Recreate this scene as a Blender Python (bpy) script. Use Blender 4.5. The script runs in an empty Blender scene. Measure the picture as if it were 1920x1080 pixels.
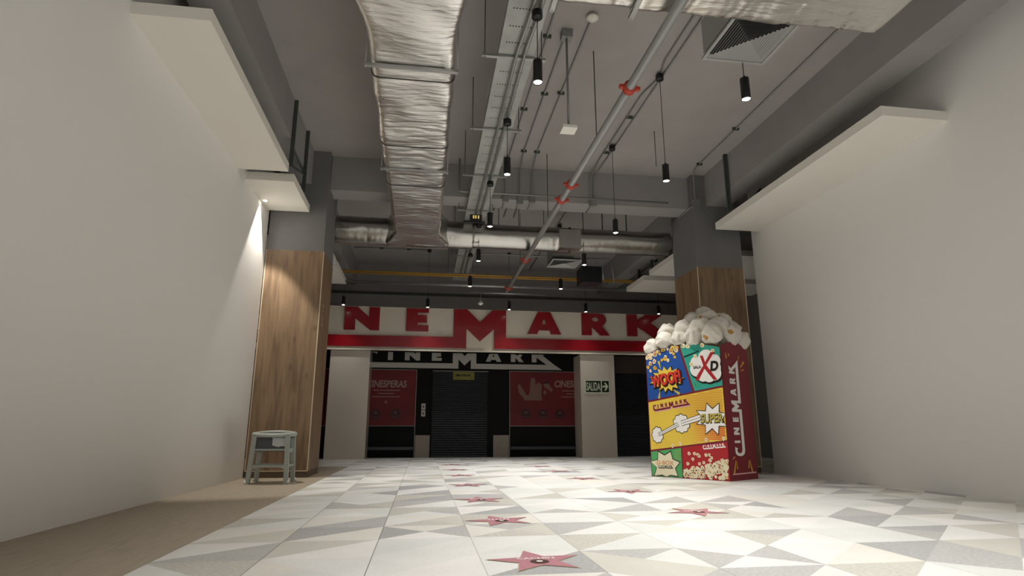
import bpy, bmesh, math, random
from mathutils import Vector, Matrix, noise
from mathutils.geometry import tessellate_polygon

S = bpy.context.scene
COL = S.collection
PI = math.pi

# ------------------------------------------------------------------ camera
cam_d = bpy.data.cameras.new('camera')
cam = bpy.data.objects.new('camera', cam_d)
COL.objects.link(cam)
cam.location = (0, 0, 0.69)
cam.rotation_euler = (math.radians(90 + 13.457), 0, math.radians(-8.3486))
cam_d.sensor_width = 36
cam_d.lens = 21.0
cam_d.clip_end = 100
S.camera = cam

# ------------------------------------------------------------------ world / exposure
w = bpy.data.worlds.new('world')
S.world = w
w.use_nodes = True
w.node_tree.nodes['Background'].inputs[0].default_value = (1.0, 0.985, 0.96, 1)
w.node_tree.nodes['Background'].inputs[1].default_value = 0.6
S.view_settings.view_transform = 'Standard'
S.view_settings.look = 'None'
S.view_settings.gamma = 1
S.view_settings.use_curve_mapping = False
S.view_settings.exposure = 0.25
LAMP_W = 210.0          # watts of every pendant
LAMP_COL = (1.0, 0.975, 0.94)

# ------------------------------------------------------------------ helpers
def lin(h):
    h = h.lstrip('#')
    v = [int(h[i:i+2], 16)/255 for i in (0, 2, 4)]
    return tuple((c/12.92 if c <= .04045 else ((c+.055)/1.055)**2.4) for c in v) + (1,)

MATS = {}
def mat(name, hexc, rough=0.6, metal=0.0, bump=0.0, bscale=20.0, var=0.0, vscale=3.0, stretch=(1, 1, 1), emit=None, estr=0, coat=0.0, spec=0.5):
    if name in MATS: return MATS[name]
    m = bpy.data.materials.new(name); m.use_nodes = True
    nt = m.node_tree; b = nt.nodes['Principled BSDF']
    b.inputs['Base Color'].default_value = lin(hexc)
    b.inputs['Roughness'].default_value = rough
    b.inputs['Metallic'].default_value = metal
    b.inputs['Specular IOR Level'].default_value = spec
    b.inputs['Coat Weight'].default_value = coat
    tc = None
    if bump or var:
        tc = nt.nodes.new('ShaderNodeTexCoord'); mp = nt.nodes.new('ShaderNodeMapping')
        mp.inputs['Scale'].default_value = stretch
        nt.links.new(tc.outputs['Object'], mp.inputs[0])
    if var:
        n = nt.nodes.new('ShaderNodeTexNoise'); n.inputs['Scale'].default_value = vscale; n.inputs['Detail'].default_value = 5
        nt.links.new(mp.outputs[0], n.inputs['Vector'])
        r = nt.nodes.new('ShaderNodeValToRGB')
        c = lin(hexc)
        r.color_ramp.elements[0].position = .3; r.color_ramp.elements[1].position = .7
        r.color_ramp.elements[0].color = tuple(max(0, x*(1-var)) for x in c[:3]) + (1,)
        r.color_ramp.elements[1].color = tuple(min(1, x*(1+var)) for x in c[:3]) + (1,)
        nt.links.new(n.outputs['Fac'], r.inputs[0]); nt.links.new(r.outputs[0], b.inputs['Base Color'])
    if bump:
        n2 = nt.nodes.new('ShaderNodeTexNoise'); n2.inputs['Scale'].default_value = bscale; n2.inputs['Detail'].default_value = 6
        nt.links.new(mp.outputs[0], n2.inputs['Vector'])
        bp = nt.nodes.new('ShaderNodeBump'); bp.inputs['Strength'].default_value = bump; bp.inputs['Distance'].default_value = .02
        nt.links.new(n2.outputs['Fac'], bp.inputs['Height']); nt.links.new(bp.outputs[0], b.inputs['Normal'])
    if emit:
        b.inputs['Emission Color'].default_value = lin(emit); b.inputs['Emission Strength'].default_value = estr
    MATS[name] = m
    return m

def O3(o):                       # world position of an object's origin (no rotations used on parents)
    p = Vector((0, 0, 0))
    while o is not None:
        p += Vector(o.location); o = o.parent
    return p

def tag(o, label=None, cat=None, group=None, kind=None):
    if label: o['label'] = label
    if cat: o['category'] = cat
    if group: o['group'] = group
    if kind: o['kind'] = kind
    return o

def thing(name, loc, label, cat, group=None):
    o = bpy.data.objects.new(name, None); COL.objects.link(o); o.location = loc
    o.empty_display_size = .1
    return tag(o, label, cat, group)

class MB:
    def __init__(s): s.v = []; s.f = []; s.m = []; s.sm = []
    def add(s, vs, fs, m=0, smooth=False):
        k = len(s.v); s.v += [tuple(p) for p in vs]
        for f in fs: s.f.append([i+k for i in f]); s.m.append(m); s.sm.append(smooth)
        return s
    def box(s, x0, x1, y0, y1, z0, z1, m=0, M=None):
        vs = [Vector((x, y, z)) for x in (x0, x1) for y in (y0, y1) for z in (z0, z1)]
        if M is not None: vs = [M @ p for p in vs]
        return s.add(vs, [(0, 1, 3, 2), (4, 6, 7, 5), (0, 4, 5, 1), (2, 3, 7, 6), (0, 2, 6, 4), (1, 5, 7, 3)], m)
    def tube(s, pts, r, n=10, m=0, cap=True, r1=None):
        pts = [Vector(p) for p in pts]; K = len(pts); vs = []; fs = []
        prev = None
        for i, p in enumerate(pts):
            d = (pts[min(i+1, K-1)] - pts[max(i-1, 0)]).normalized()
            if prev is None:
                a = Vector((0, 0, 1)) if abs(d.z) < .9 else Vector((1, 0, 0))
                u = d.cross(a).normalized()
            else:
                u = (prev - d*prev.dot(d)).normalized()
            prev = u; v = d.cross(u)
            rr = r if r1 is None else r + (r1-r)*i/(K-1)
            for j in range(n):
                t = 2*PI*j/n; vs.append(p + u*math.cos(t)*rr + v*math.sin(t)*rr)
        for i in range(K-1):
            for j in range(n):
                a = i*n+j; b = i*n+(j+1) % n; fs.append((a, a+n, b+n, b))
        s.add(vs, fs, m, True)
        if cap:
            k = len(s.v) - len(vs)
            s.f.append([k+j for j in range(n)][::1]); s.m.append(m); s.sm.append(False)
            s.f.append([k+(K-1)*n+j for j in range(n)][::-1]); s.m.append(m); s.sm.append(False)
        return s
    def lathe(s, c, prof, n=24, m=0, axis='Z', smooth=True):
        c = Vector(c); vs = []; fs = []
        for (r, h) in prof:
            for j in range(n):
                t = 2*PI*j/n
                if axis == 'Z': q = Vector((r*math.cos(t), r*math.sin(t), h))
                elif axis == 'X': q = Vector((h, r*math.cos(t), r*math.sin(t)))
                else: q = Vector((r*math.cos(t), h, r*math.sin(t)))
                vs.append(c+q)
        for i in range(len(prof)-1):
            for j in range(n):
                a = i*n+j; b = i*n+(j+1) % n
                fs.append((a, b, b+n, a+n))
        return s.add(vs, fs, m, smooth)
    def poly(s, outer, holes, fr, lay=0.0, depth=0.0, m=0, mside=None):
        """filled 2D polygon mapped through frame fr(u, w, n); n outward"""
        loops = [outer] + list(holes)
        tri = tessellate_polygon([[Vector((p[0], p[1], 0)) for p in l] for l in loops])
        flat = [p for l in loops for p in l]
        vs = [fr(p[0], p[1], lay+depth) for p in flat]
        fs = []
        for t in tri:
            a, b, c = [Vector(flat[i]) for i in t]
            ar = (b.x-a.x)*(c.y-a.y)-(b.y-a.y)*(c.x-a.x)
            if abs(ar) < 1e-12: continue
            fs.append(tuple(t) if ar > 0 else tuple(t)[::-1])
        s.add(vs, fs, m)
        if depth:
            for li, l in enumerate(loops):
                ar = sum(l[i][0]*l[(i+1) % len(l)][1]-l[(i+1) % len(l)][0]*l[i][1] for i in range(len(l)))
                L = l if (ar > 0) == (li == 0) else l[::-1]
                n = len(L)
                q = [fr(p[0], p[1], lay) for p in L] + [fr(p[0], p[1], lay+depth) for p in L]
                s.add(q, [(i, (i+1) % n, (i+1) % n+n, i+n) for i in range(n)], m if mside is None else mside)
        return s
    def text(s, txt, fr, u0, w0, u1, w1, lay=0.0, m=0, off=0.0, shear=0.0, depth=0.0):
        V, F, bb = text2d(txt, off)
        sx = (u1-u0)/(bb[2]-bb[0]); sy = (w1-w0)/(bb[3]-bb[1])
        q = []
        for (x, y) in V:
            b = (y-bb[1])*sy
            q.append(fr(u0+(x-bb[0])*sx + shear*b, w0+b, lay+depth))
        return s.add(q, F, m)
    def build(s, name, mats, parent=None, origin=None):
        me = bpy.data.meshes.new(name)
        if parent is not None: o0 = O3(parent)
        elif origin is not None: o0 = Vector(origin)
        else:
            xs = [p[0] for p in s.v]; ys = [p[1] for p in s.v]; zs = [p[2] for p in s.v]
            o0 = Vector(((min(xs)+max(xs))/2, (min(ys)+max(ys))/2, min(zs)))
        me.from_pydata([tuple(Vector(p)-o0) for p in s.v], [], s.f)
        if not isinstance(mats, (list, tuple)): mats = [mats]
        for mm in mats: me.materials.append(mm)
        for i, p in enumerate(me.polygons):
            p.material_index = s.m[i]; p.use_smooth = s.sm[i]
        me.update()
        o = bpy.data.objects.new(name, me); COL.objects.link(o)
        if parent is not None: o.parent = parent
        else: o.location = o0
        return o

TCACHE = {}
def text2d(txt, off=0.0):
    k = (txt, off)
    if k in TCACHE: return TCACHE[k]
    cu = bpy.data.curves.new('t', 'FONT'); cu.body = txt; cu.size = 1; cu.offset = off; cu.resolution_u = 3
    ob = bpy.data.objects.new('t', cu); COL.objects.link(ob)
    bpy.context.view_layer.update()
    ev = ob.evaluated_get(bpy.context.evaluated_depsgraph_get())
    me = ev.to_mesh()
    V = [(v.co.x, v.co.y) for v in me.vertices]; F = []
    for p in me.polygons:
        idx = list(p.vertices)
        a = sum(V[idx[i]][0]*V[idx[(i+1) % len(idx)]][1]-V[idx[(i+1) % len(idx)]][0]*V[idx[i]][1] for i in range(len(idx)))
        F.append(idx if a > 0 else idx[::-1])
    ev.to_mesh_clear()
    bpy.data.objects.remove(ob); bpy.data.curves.remove(cu)
    # bounds from the un-offset font so outlines stay concentric
    bb = (min(v[0] for v in V), min(v[1] for v in V), max(v[0] for v in V), max(v[1] for v in V))
    if off and (txt, 0.0) in TCACHE: bb = TCACHE[(txt, 0.0)][2]
    TCACHE[k] = (V, F, bb)
    return TCACHE[k]

def copy_tree(o, parent=None):
    c = o.copy(); COL.objects.link(c)
    if parent is not None: c.parent = parent
    for ch in list(o.children): copy_tree(ch, c)
    return c

def bend(pts, r=.06, n=4):       # round the corners of a polyline
    P = [Vector(p) for p in pts]; out = [P[0]]
    for i in range(1, len(P)-1):
        a = (P[i-1]-P[i]); b = (P[i+1]-P[i]); rr = min(r, a.length*.45, b.length*.45)
        a = P[i]+a.normalized()*rr; b = P[i]+b.normalized()*rr
        for k in range(n+1):
            t = k/n; out.append(a*(1-t)**2 + P[i]*2*t*(1-t) + b*t*t)
    return out + [P[-1]]

def struct(name, mb, m):
    return tag(mb.build(name, m), kind='structure')

# node mini-language for the tiled floor
def floor_material():
    m = bpy.data.materials.new('terrazzo_triangle_tile'); m.use_nodes = True
    nt = m.node_tree; N = nt.nodes; L = nt.links; b = N['Principled BSDF']
    def val(x): return x
    def M(op, a, c=None, d=None):
        n = N.new('ShaderNodeMath'); n.operation = op
        for i, x in enumerate((a, c, d)):
            if x is None: continue
            if isinstance(x, (int, float)): n.inputs[i].default_value = x
            else: L.new(x, n.inputs[i])
        return n.outputs[0]
    geo = N.new('ShaderNodeNewGeometry'); sp = N.new('ShaderNodeSeparateXYZ'); L.new(geo.outputs['Position'], sp.inputs[0])
    X = M('DIVIDE', M('ADD', sp.outputs[0], .855+12), .6)
    Y = M('DIVIDE', M('ADD', sp.outputs[1], -4.26+11.12), .556)
    cx = M('FLOOR', X); cy = M('FLOOR', Y); u = M('SUBTRACT', X, cx); v = M('SUBTRACT', Y, cy)
    a = M('GREATER_THAN', u, v)                       # below the rising diagonal
    c = M('GREATER_THAN', M('ADD', u, v), 1.0)        # above the falling diagonal
    q = M('ADD', a, M('MULTIPLY', c, 2.0))
    def wn(x, y, z):
        cb = N.new('ShaderNodeCombineXYZ')
        for i, t in enumerate((x, y, z)):
            if isinstance(t, (int, float)): cb.inputs[i].default_value = t
            else: L.new(t, cb.inputs[i])
        n = N.new('ShaderNodeTexWhiteNoise'); n.noise_dimensions = '3D'; L.new(cb.outputs[0], n.inputs['Vector'])
        return n.outputs['Value']
    r1 = wn(cx, cy, q)
    r2 = wn(cx, cy, M('ADD', 7.0, a))                 # merges two quarters into one half
    pick = M('GREATER_THAN', wn(cx, cy, 21.0), .42)
    r = M('ADD', M('MULTIPLY', r1, M('SUBTRACT', 1.0, pick)), M('MULTIPLY', r2, pick))
    ramp = N.new('ShaderNodeValToRGB'); ramp.color_ramp.interpolation = 'CONSTANT'
    cols = [(0, '#e9e8e4'), (.22, '#e2e3df'), (.42, '#e6e3da'), (.52, '#eeece8'), (.66, '#c0bfbc'), (.80, '#cbc9bf'), (.88, '#b3b3b2'), (.94, '#d3d1c7')]
    el = ramp.color_ramp.elements
    el[0].position = 0; el[0].color = lin(cols[0][1]); el[1].position = cols[1][0]; el[1].color = lin(cols[1][1])
    for p, h in cols[2:]:
        e = el.new(p); e.color = lin(h)
    L.new(r, ramp.inputs[0])
    # soft cloudiness + terrazzo speckle
    no = N.new('ShaderNodeTexNoise'); no.inputs['Scale'].default_value = 2.2; no.inputs['Detail'].default_value = 6; L.new(geo.outputs['Position'], no.inputs['Vector'])
    no2 = N.new('ShaderNodeTexNoise'); no2.inputs['Scale'].default_value = 45; no2.inputs['Detail'].default_value = 3; L.new(geo.outputs['Position'], no2.inputs['Vector'])
    dark = M('LESS_THAN', ramp.outputs[0], .62)
    k = M('ADD', M('MULTIPLY', M('SUBTRACT', no.outputs['Fac'], .5), .22), M('MULTIPLY', M('MULTIPLY', M('SUBTRACT', no2.outputs['Fac'], .5), M('ADD', .18, M('MULTIPLY', dark, .5))), 1.0))
    k = M('ADD', 1.0, k)
    # grout: strong along Y lines, faint across
    du = M('ABSOLUTE', M('SUBTRACT', u, .5)); dv = M('ABSOLUTE', M('SUBTRACT', v, .5))
    gx = M('GREATER_THAN', du, .5-.0045); gy = M('GREATER_THAN', dv, .5-.002)
    left = M('LESS_THAN', sp.outputs[0], .1)
    g = M('ADD', M('MULTIPLY', gx, M('ADD', .35, M('MULTIPLY', left, .3))), M('MULTIPLY', gy, .08))
    k = M('MULTIPLY', k, M('SUBTRACT', 1.0, g))
    mx = N.new('ShaderNodeMix'); mx.data_type = 'RGBA'; mx.blend_type = 'MULTIPLY'; mx.inputs[0].default_value = 1
    cb = N.new('ShaderNodeCombineColor')
    for i in range(3): L.new(k, cb.inputs[i])
    L.new(ramp.outputs[0], mx.inputs[6]); L.new(cb.outputs[0], mx.inputs[7])
    L.new(mx.outputs[2], b.inputs['Base Color'])
    b.inputs['Roughness'].default_value = .42
    b.inputs['Specular IOR Level'].default_value = .35
    return m

def wood_material(name, c0, c1, c2):
    m = bpy.data.materials.new(name); m.use_nodes = True
    nt = m.node_tree; N = nt.nodes; L = nt.links; b = N['Principled BSDF']
    g = N.new('ShaderNodeNewGeometry'); mp = N.new('ShaderNodeMapping'); mp.inputs['Scale'].default_value = (1, 1, .09)
    L.new(g.outputs['Position'], mp.inputs[0])
    n = N.new('ShaderNodeTexNoise'); n.inputs['Scale'].default_value = 14; n.inputs['Detail'].default_value = 8; n.inputs['Distortion'].default_value = .6
    L.new(mp.outputs[0], n.inputs['Vector'])
    r = N.new('ShaderNodeValToRGB'); e = r.color_ramp.elements
    e[0].position = .30; e[0].color = lin(c0); e[1].position = .72; e[1].color = lin(c2); k = e.new(.5); k.color = lin(c1)
    L.new(n.outputs['Fac'], r.inputs[0])
    # knots
    mp2 = N.new('ShaderNodeMapping'); mp2.inputs['Scale'].default_value = (1, 1, .45); L.new(g.outputs['Position'], mp2.inputs[0])
    vo = N.new('ShaderNodeTexVoronoi'); vo.inputs['Scale'].default_value = 3.2; L.new(mp2.outputs[0], vo.inputs['Vector'])
    lt = N.new('ShaderNodeMapRange'); lt.inputs[1].default_value = .03; lt.inputs[2].default_value = .12; lt.inputs[3].default_value = .62; lt.inputs[4].default_value = 1
    L.new(vo.outputs['Distance'], lt.inputs[0])
    mx = N.new('ShaderNodeMix'); mx.data_type = 'RGBA'; mx.blend_type = 'MULTIPLY'; mx.inputs[0].default_value = 1
    cb = N.new('ShaderNodeCombineColor')
    for i in range(3): L.new(lt.outputs[0], cb.inputs[i])
    L.new(r.outputs[0], mx.inputs[6]); L.new(cb.outputs[0], mx.inputs[7]); L.new(mx.outputs[2], b.inputs['Base Color'])
    b.inputs['Roughness'].default_value = .5
    return m

# ------------------------------------------------------------------ materials
M_floor = floor_material()
M_tan = mat('tan_vinyl', '#ac9f8b', .55, var=.10, vscale=6, stretch=(6, .6, 1))
M_ceil = mat('grey_ceiling_paint', '#a5a09d', .9, var=.05, vscale=1.5, bump=.1, bscale=12)
M_beam = mat('grey_beam_paint', '#979492', .9, var=.05, vscale=1.5)
M_colgrey = mat('grey_column_paint', '#757474', .9, var=.05, vscale=2)
M_white = mat('white_hoarding', '#f4f2ee', .8)
M_soffit = mat('white_soffit_board', '#f0ece2', .8)
M_dark = mat('dark_wall_paint', '#7d7b78', .9)
M_wood = wood_material('oak_laminate', '#68533f', '#81694f', '#92795d')
M_trim = mat('pale_edge_trim', '#cbb99d', .5)
M_foil = mat('aluminium_foil_wrap', '#e6e4df', .30, 1.0, bump=.5, bscale=4.5, stretch=(1, 4, 1))
M_foil2 = mat('aluminium_foil_round', '#b9b7b2', .27, 1.0, bump=.25, bscale=5, stretch=(2, 1, 1))
M_strap = mat('black_strap', '#2a2a28', .6)
M_galv = mat('galvanised_steel', '#a9aaa8', .42, .75, var=.12, vscale=5)
M_tray = mat('cable_tray_steel', '#abada9', .55, .35, var=.15, vscale=3)
M_hole = mat('punched_hole', '#2a2b2a', .9)
M_cond = mat('grey_conduit', '#8d8d8a', .45, .4)
M_steeld = mat('dark_green_steel', '#4a504b', .6, .2)
M_black = mat('black_metal', '#17191c', .45)
M_lens = mat('lamp_lens', '#ffffff', .3, emit='#fff8ea', estr=14)
M_red = mat('sign_red', '#9c1420', .25, coat=.2)
M_sign = mat('sign_cream_panel', '#ebe3d0', .35)
M_pillar = mat('polished_cream_stone', '#dbd1c3', .12, coat=.2, var=.04, vscale=1)
M_store = mat('store_black', '#101011', .7, spec=.2)
M_storefr = mat('store_frame', '#8a847a', .5)
M_letgrey = mat('letter_grey', '#b9b6ad', .4)
M_shut = mat('shutter_slat', '#33363a', .5, .3)
M_poster = mat('poster_red', '#6c0a14', .6, var=.35, vscale=.9)
M_postxt = mat('poster_text', '#9a8077', .5)
M_posdk = mat('poster_dark_circle', '#33070c', .5)
M_posfood = mat('poster_food_tone', '#7d5f50', .5)
M_bpanel = mat('beige_base_panel', '#8d8275', .35)
M_green = mat('exit_green', '#14280f', .4)
M_lum = mat('luminescent_cream', '#dfe6cf', .4)
M_rust = mat('red_coupling', '#b8402e', .5)
M_yel = mat('yellow_pipe', '#c8962c', .45)
M_olive = mat('yellow_notice', '#7d7a2e', .6)
M_gblk = mat('olive_black_print', '#23220c', .6)
M_plast = mat('grey_plastic', '#a9afa9', .45)
M_plastd = mat('dark_plastic', '#4e5357', .5)
M_label = mat('white_label', '#c9ccd0', .6)
M_whitep = mat('white_plastic', '#e8e6dc', .4)
M_vent = mat('painted_vent', '#a3a3a1', .5)
M_ventd = mat('vent_slot', '#242423', .8)

# ------------------------------------------------------------------ room
CZ = 5.36
b = MB(); b.add([(-6, -6, 0), (9, -6, 0), (9, 18, 0), (-6, 18, 0)], [(0, 1, 2, 3)])
b.box(-6, 9, -6, 18, -.1, -.002)
struct('floor', b, M_floor)
b = MB(); b.box(-2.62, -1.425, -6, 12.75, -.02, .003)
tag(b.build('floor', M_tan), kind='structure')
b = MB(); b.box(-6, 9, -6, 18, CZ, CZ+.15); struct('ceiling', b, M_ceil)
b = MB(); b.box(-2.78, -2.62, -6, 9.8, 0, CZ); struct('wall_left', b, M_white)
b = MB(); b.box(5.93, 6.09, -6, 9.8, 0, CZ); struct('wall_right', b, M_white)
b = MB(); b.box(-6, -2.78, 9.72, 9.86, 0, CZ); struct('wall_left', b, M_dark)
b = MB(); b.box(6.09, 9, 9.72, 9.86, 0, CZ); struct('wall_right', b, M_dark)
b = MB(); b.box(-6.1, -6, 9.8, 18, 0, CZ); struct('wall_left', b, M_dark)
b = MB(); b.box(9, 9.1, 9.8, 18, 0, CZ); struct('wall_right', b, M_dark)
b = MB(); b.box(-6, 9, 17.4, 17.6, 3.2, CZ); struct('wall_back', b, mat('grey_back_wall', '#cfccc8', .9))
b = MB(); b.box(-6, 9, 17.0, 17.4, 4.57, CZ); struct('ceiling_beam', b, M_beam)
b = MB(); b.box(-1.7, 4.82, 9.97, 10.42, 4.735, CZ); struct('ceiling_beam', b, M_beam)
b = MB(); b.box(-2.40, -1.985, -6, 9.8, 4.75, CZ); struct('ceiling_beam', b, M_beam)
b = MB(); b.box(-2.40, -1.985, 10.82, 17, 4.75, CZ); struct('ceiling_beam', b, M_beam)
b = MB(); b.box(5.08, 5.50, -6, 9.8, 4.75, CZ); struct('ceiling_beam', b, M_beam)
b = MB(); b.box(5.08, 5.50, 10.8, 17, 4.75, CZ); struct('ceiling_beam', b, M_beam)

def column(x0, x1, y0, y1, inner):
    b = MB(); b.box(x0+.004, x1-.004, y0+.004, y1-.004, 3.57, CZ)
    o = struct('column', b, M_colgrey)
    c = MB(); c.box(x0, x1, y0, y1, .1, 3.57); c.build('wood_cladding', M_wood, o)
    p = MB(); p.box(x0+.006, x1-.006, y0+.006, y1-.006, 0, .1); p.build('plinth', mat('plinth_brown', '#5d4c3a', .5), o)
    t = MB(); e = .007
    for x in (x0, x1): t.box(x-e, x+e, y0-e, y0+e, .1, 3.57)
    t.box(x0, x1, y0-.004, y0+.004, .095, .108)
    t.build('edge_trim', M_trim, o)
    return o
colL = column(-2.6, -1.70, 9.8, 10.82, 1)
colR = column(4.816, 5.705, 9.8, 10.80, -1)
# raised house number on the left column's side
b = MB()
fr = lambda u, w_, n: Vector((-1.70+n, 9.8+u, w_))
fr2 = lambda u, w_, n: fr(.46-(w_), u, n)        # turned a quarter, reading upwards
b.text('2A.13', lambda u, w_, n: fr(.35-w_, 2.36+u, n), 0, 0, .38, .10, .008, off=.01)
b.build('raised_lettering', M_trim, colL)

# soffit boards on either side
def soffit(x0, x1, y0, y1, label, grp):
    b = MB(); b.box(x0, x1, y0, y1, 4.2, 4.32)
    return tag(b.build('soffit_panel', M_soffit), label, 'ceiling panel', grp)
soffit(-2.62, -1.96, 4.9, 8.08, 'white hanging soffit board over the left aisle, the one nearest the viewer', 'white soffit boards')
soffit(-2.62, -1.96, 8.43, 9.68, 'white hanging soffit board right in front of the left wood-clad column', 'white soffit boards')
soffit(-4.2, -1.96, 10.99, 12.90, 'white soffit board just behind the left wood-clad column', 'white soffit boards')
soffit(-4.2, -1.96, 13.03, 14.69, 'farthest white soffit board on the left, behind the left column', 'white soffit boards')
soffit(5.083, 5.93, 5.5, 9.52, 'white hanging soffit board in front of the right wood-clad column', 'white soffit boards')
soffit(5.10, 8.6, 11.0, 12.81, 'white soffit board just behind the right wood-clad column', 'white soffit boards')
soffit(5.13, 8.6, 13.24, 14.49, 'farthest white soffit board on the right, ending over the cinema sign', 'white soffit boards')

# steel hangers that carry the boards
def hanger(x, ys, label, ztop=CZ):
    t = thing('steel_hanger_frame', (x, ys[0], 4.30), label, 'hanger frame', 'steel frames above the soffit boards')
    for y in ys:
        b = MB(); b.box(x-.006, x+.05, y-.03, y-.024, 4.32, ztop); b.box(x-.006, x, y-.03, y+.03, 4.32, ztop)
        b.build('angle_post', M_steeld, t)
    if len(ys) > 1:
        b = MB(); b.tube([(x+.01, ys[0], 4.64), (x+.01, ys[1], 4.64)], .018, 6); b.build('cross_bar', M_steeld, t)
        b = MB(); b.tube([(x+.01, ys[0], 4.36), (x+.01, ys[1], 4.62)], .018, 6); b.build('diagonal_brace', M_steeld, t)
    else:
        b = MB(); b.tube([(x+.25, ys[0], 4.32), (x+.6, ys[0]-.05, 4.74)], .02, 6); b.build('diagonal_brace', M_steeld, t)
    return t
hanger(-1.98, (8.2, 9.12), 'dark steel angle frame holding the left soffit boards to the ceiling')
hanger(5.025, (8.92,), 'dark steel angle post holding the right soffit board near the right column')
hanger(-2.3, (11.4, 12.6), 'dark steel frame over the soffit board just behind the left column', 4.75)
hanger(-2.3, (13.3, 14.4), 'dark steel frame over the farthest left soffit board', 4.75)
hanger(5.4, (11.3, 12.5), 'dark steel frame over the soffit board just behind the right column', 4.75)
hanger(5.4, (13.4, 14.3), 'dark steel frame over the farthest right soffit board', 4.75)

# ------------------------------------------------------------------ foil wrapped ducts
def rrect(w2, h2, r, n):
    """points round a rounded rectangle, n per side and 6 per corner"""
    out = []
    cs = [(w2-r, -h2+r, -90), (w2-r, h2-r, 0), (-w2+r, h2-r, 90), (-w2+r, -h2+r, 180)]
    for i, (cx, cy, a0) in enumerate(cs):
        for k in range(6):
            a = math.radians(a0+90*k/5); out.append((cx+r*math.cos(a), cy+r*math.sin(a), math.cos(a), math.sin(a)))
        nx = cs[(i+1) % 4]; a = math.radians(nx[2]); e = (nx[0]+r*math.cos(a), nx[1]+r*math.sin(a)); s0 = out[-1]
        for k in range(1, n):
            t = k/n; out.append((s0[0]+(e[0]-s0[0])*t, s0[1]+(e[1]-s0[1])*t, s0[2], s0[3]))
    return out

def wrinkle(p, q, fine, amp, seed):
    """p along the duct, q around it: soft billows, with tight folds that mostly run across the duct"""
    wx = noise.noise(Vector((q*1.3, p*1.1, seed)))
    big = noise.noise(Vector((q*2.4+seed, p*2.6, seed+9)))
    a = noise.noise(Vector((q*1.5+seed, p*6.5+wx*2.5, seed)))
    crease = max(0, 1-abs(a)/.11)**2
    a2 = noise.noise(Vector((q*3.1+seed, p*17.0+wx*6.0, seed+3)))
    crease2 = max(0, 1-abs(a2)/.16)**2 * max(0, noise.noise(Vector((q*1.8, p*2.1, seed+20)))+.35)
    c = noise.noise(Vector((q*3.0, p*13.0+q*1.2, seed+5)))
    return amp*(1.0*big - .45*crease*fine - .55*crease2*fine + .28*c*fine)

def foil_sweep(path_len, ringfn, placefn, step, amp, seed, straps=(), finefn=None, end0=True, end1=True):
    b = MB(); n = int(path_len/step); rings = []
    for i in range(n+1):
        p = path_len*i/n; ring = ringfn(p); q = 0; R = []
        fine = 1.0 if finefn is None else finefn(p)
        pinch = 0
        for s in straps: pinch = max(pinch, math.exp(-((p-s)/.035)**2))
        for k, (x, y, nx, ny) in enumerate(ring):
            if k: q += math.hypot(x-ring[k-1][0], y-ring[k-1][1])
            dd = wrinkle(p, q, fine, amp, seed)*(1-pinch) - .004*pinch + .006
            R.append(placefn(p, x+nx*dd, y+ny*dd))
        rings.append(R)
    m = len(rings[0]); vs = [v for R in rings for v in R]; fs = []
    for i in range(n):
        for k in range(m):
            a = i*m+k; c = i*m+(k+1) % m
            fs.append((a, c, c+m, a+m))
    b.add(vs, fs, 0, True)
    b.f.append([k for k in range(m)][::-1]); b.m.append(0); b.sm.append(False)
    b.f.append([n*m+k for k in range(m)]); b.m.append(0); b.sm.append(False)
    return b

# main duct, running away from the viewer
DX, DZ = -.205, 4.36
main = thing('foil_wrapped_duct', (DX, 4.3, 4.11), 'wide flat foil-wrapped air duct running away down the ceiling on the left', 'air duct')
def ring_main(p):
    w2 = .405; h2 = .25
    if p < .7: w2 += .10*(1-p/.7)**2
    if p > 6.15: w2 += .20*min(1, (p-6.15)/.6)**1.3
    return rrect(w2, h2, .07, 14)
mb = foil_sweep(6.98, ring_main, lambda p, x, z: Vector((DX+x+(.04*(1-p/.7)**2 if p < .7 else 0)*-1, 4.15+p, DZ+z)), .02, .019, 3.1,
                straps=(1.27, 2.74, 3.97), finefn=lambda p: (.35+.65*min(1, max(0, (p-1.6)/.5)))*(1-.35*min(1, max(0, (p-3)/2))))
mb.build('foil_wrap', M_foil, main)
for y in (5.42, 6.89, 8.12):
    s = MB(); pts = [Vector((DX+x*1.0, y, DZ+z)) for x, z, _, _ in rrect(.409, .254, .07, 3)]
    s.tube(pts+[pts[0]], .006, 6); s.build('strap', M_strap, main)
for y in (5.19, 7.54):
    h = MB(); h.box(DX-.46, DX+.44, y-.02, y+.02, 4.075, 4.10); hb = h.build('hanger_channel', M_galv, main)
    for x in (DX-.445, DX+.43):
        r = MB(); r.tube([(x, y, 4.06), (x, y, CZ)], .006, 6); r.build('threaded_rod', M_galv, main)

# cross duct at the top of the picture
top = thing('foil_wrapped_duct', (1.2, 3.7, 4.12), 'foil-wrapped duct crossing overhead at the top edge, nearest the viewer', 'air duct')
mb = foil_sweep(4.6, lambda p: rrect(.43, .25, .07, 12), lambda p, x, z: Vector((-.75+p, 3.72-x, 4.37+z)), .02, .02, 8.4, straps=(2.36,))
mb.build('foil_wrap', M_foil, top)
for x in (.95, 1.63):
    h = MB(); h.box(x-.02, x+.02, 3.2, 4.2, 4.075, 4.10); h.build('hanger_channel', M_galv, top)
    for y in (3.22, 4.19):
        r = MB(); r.tube([(x, y, 4.06), (x, y, CZ)], .006, 6); r.build('threaded_rod', M_galv, top)

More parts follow.
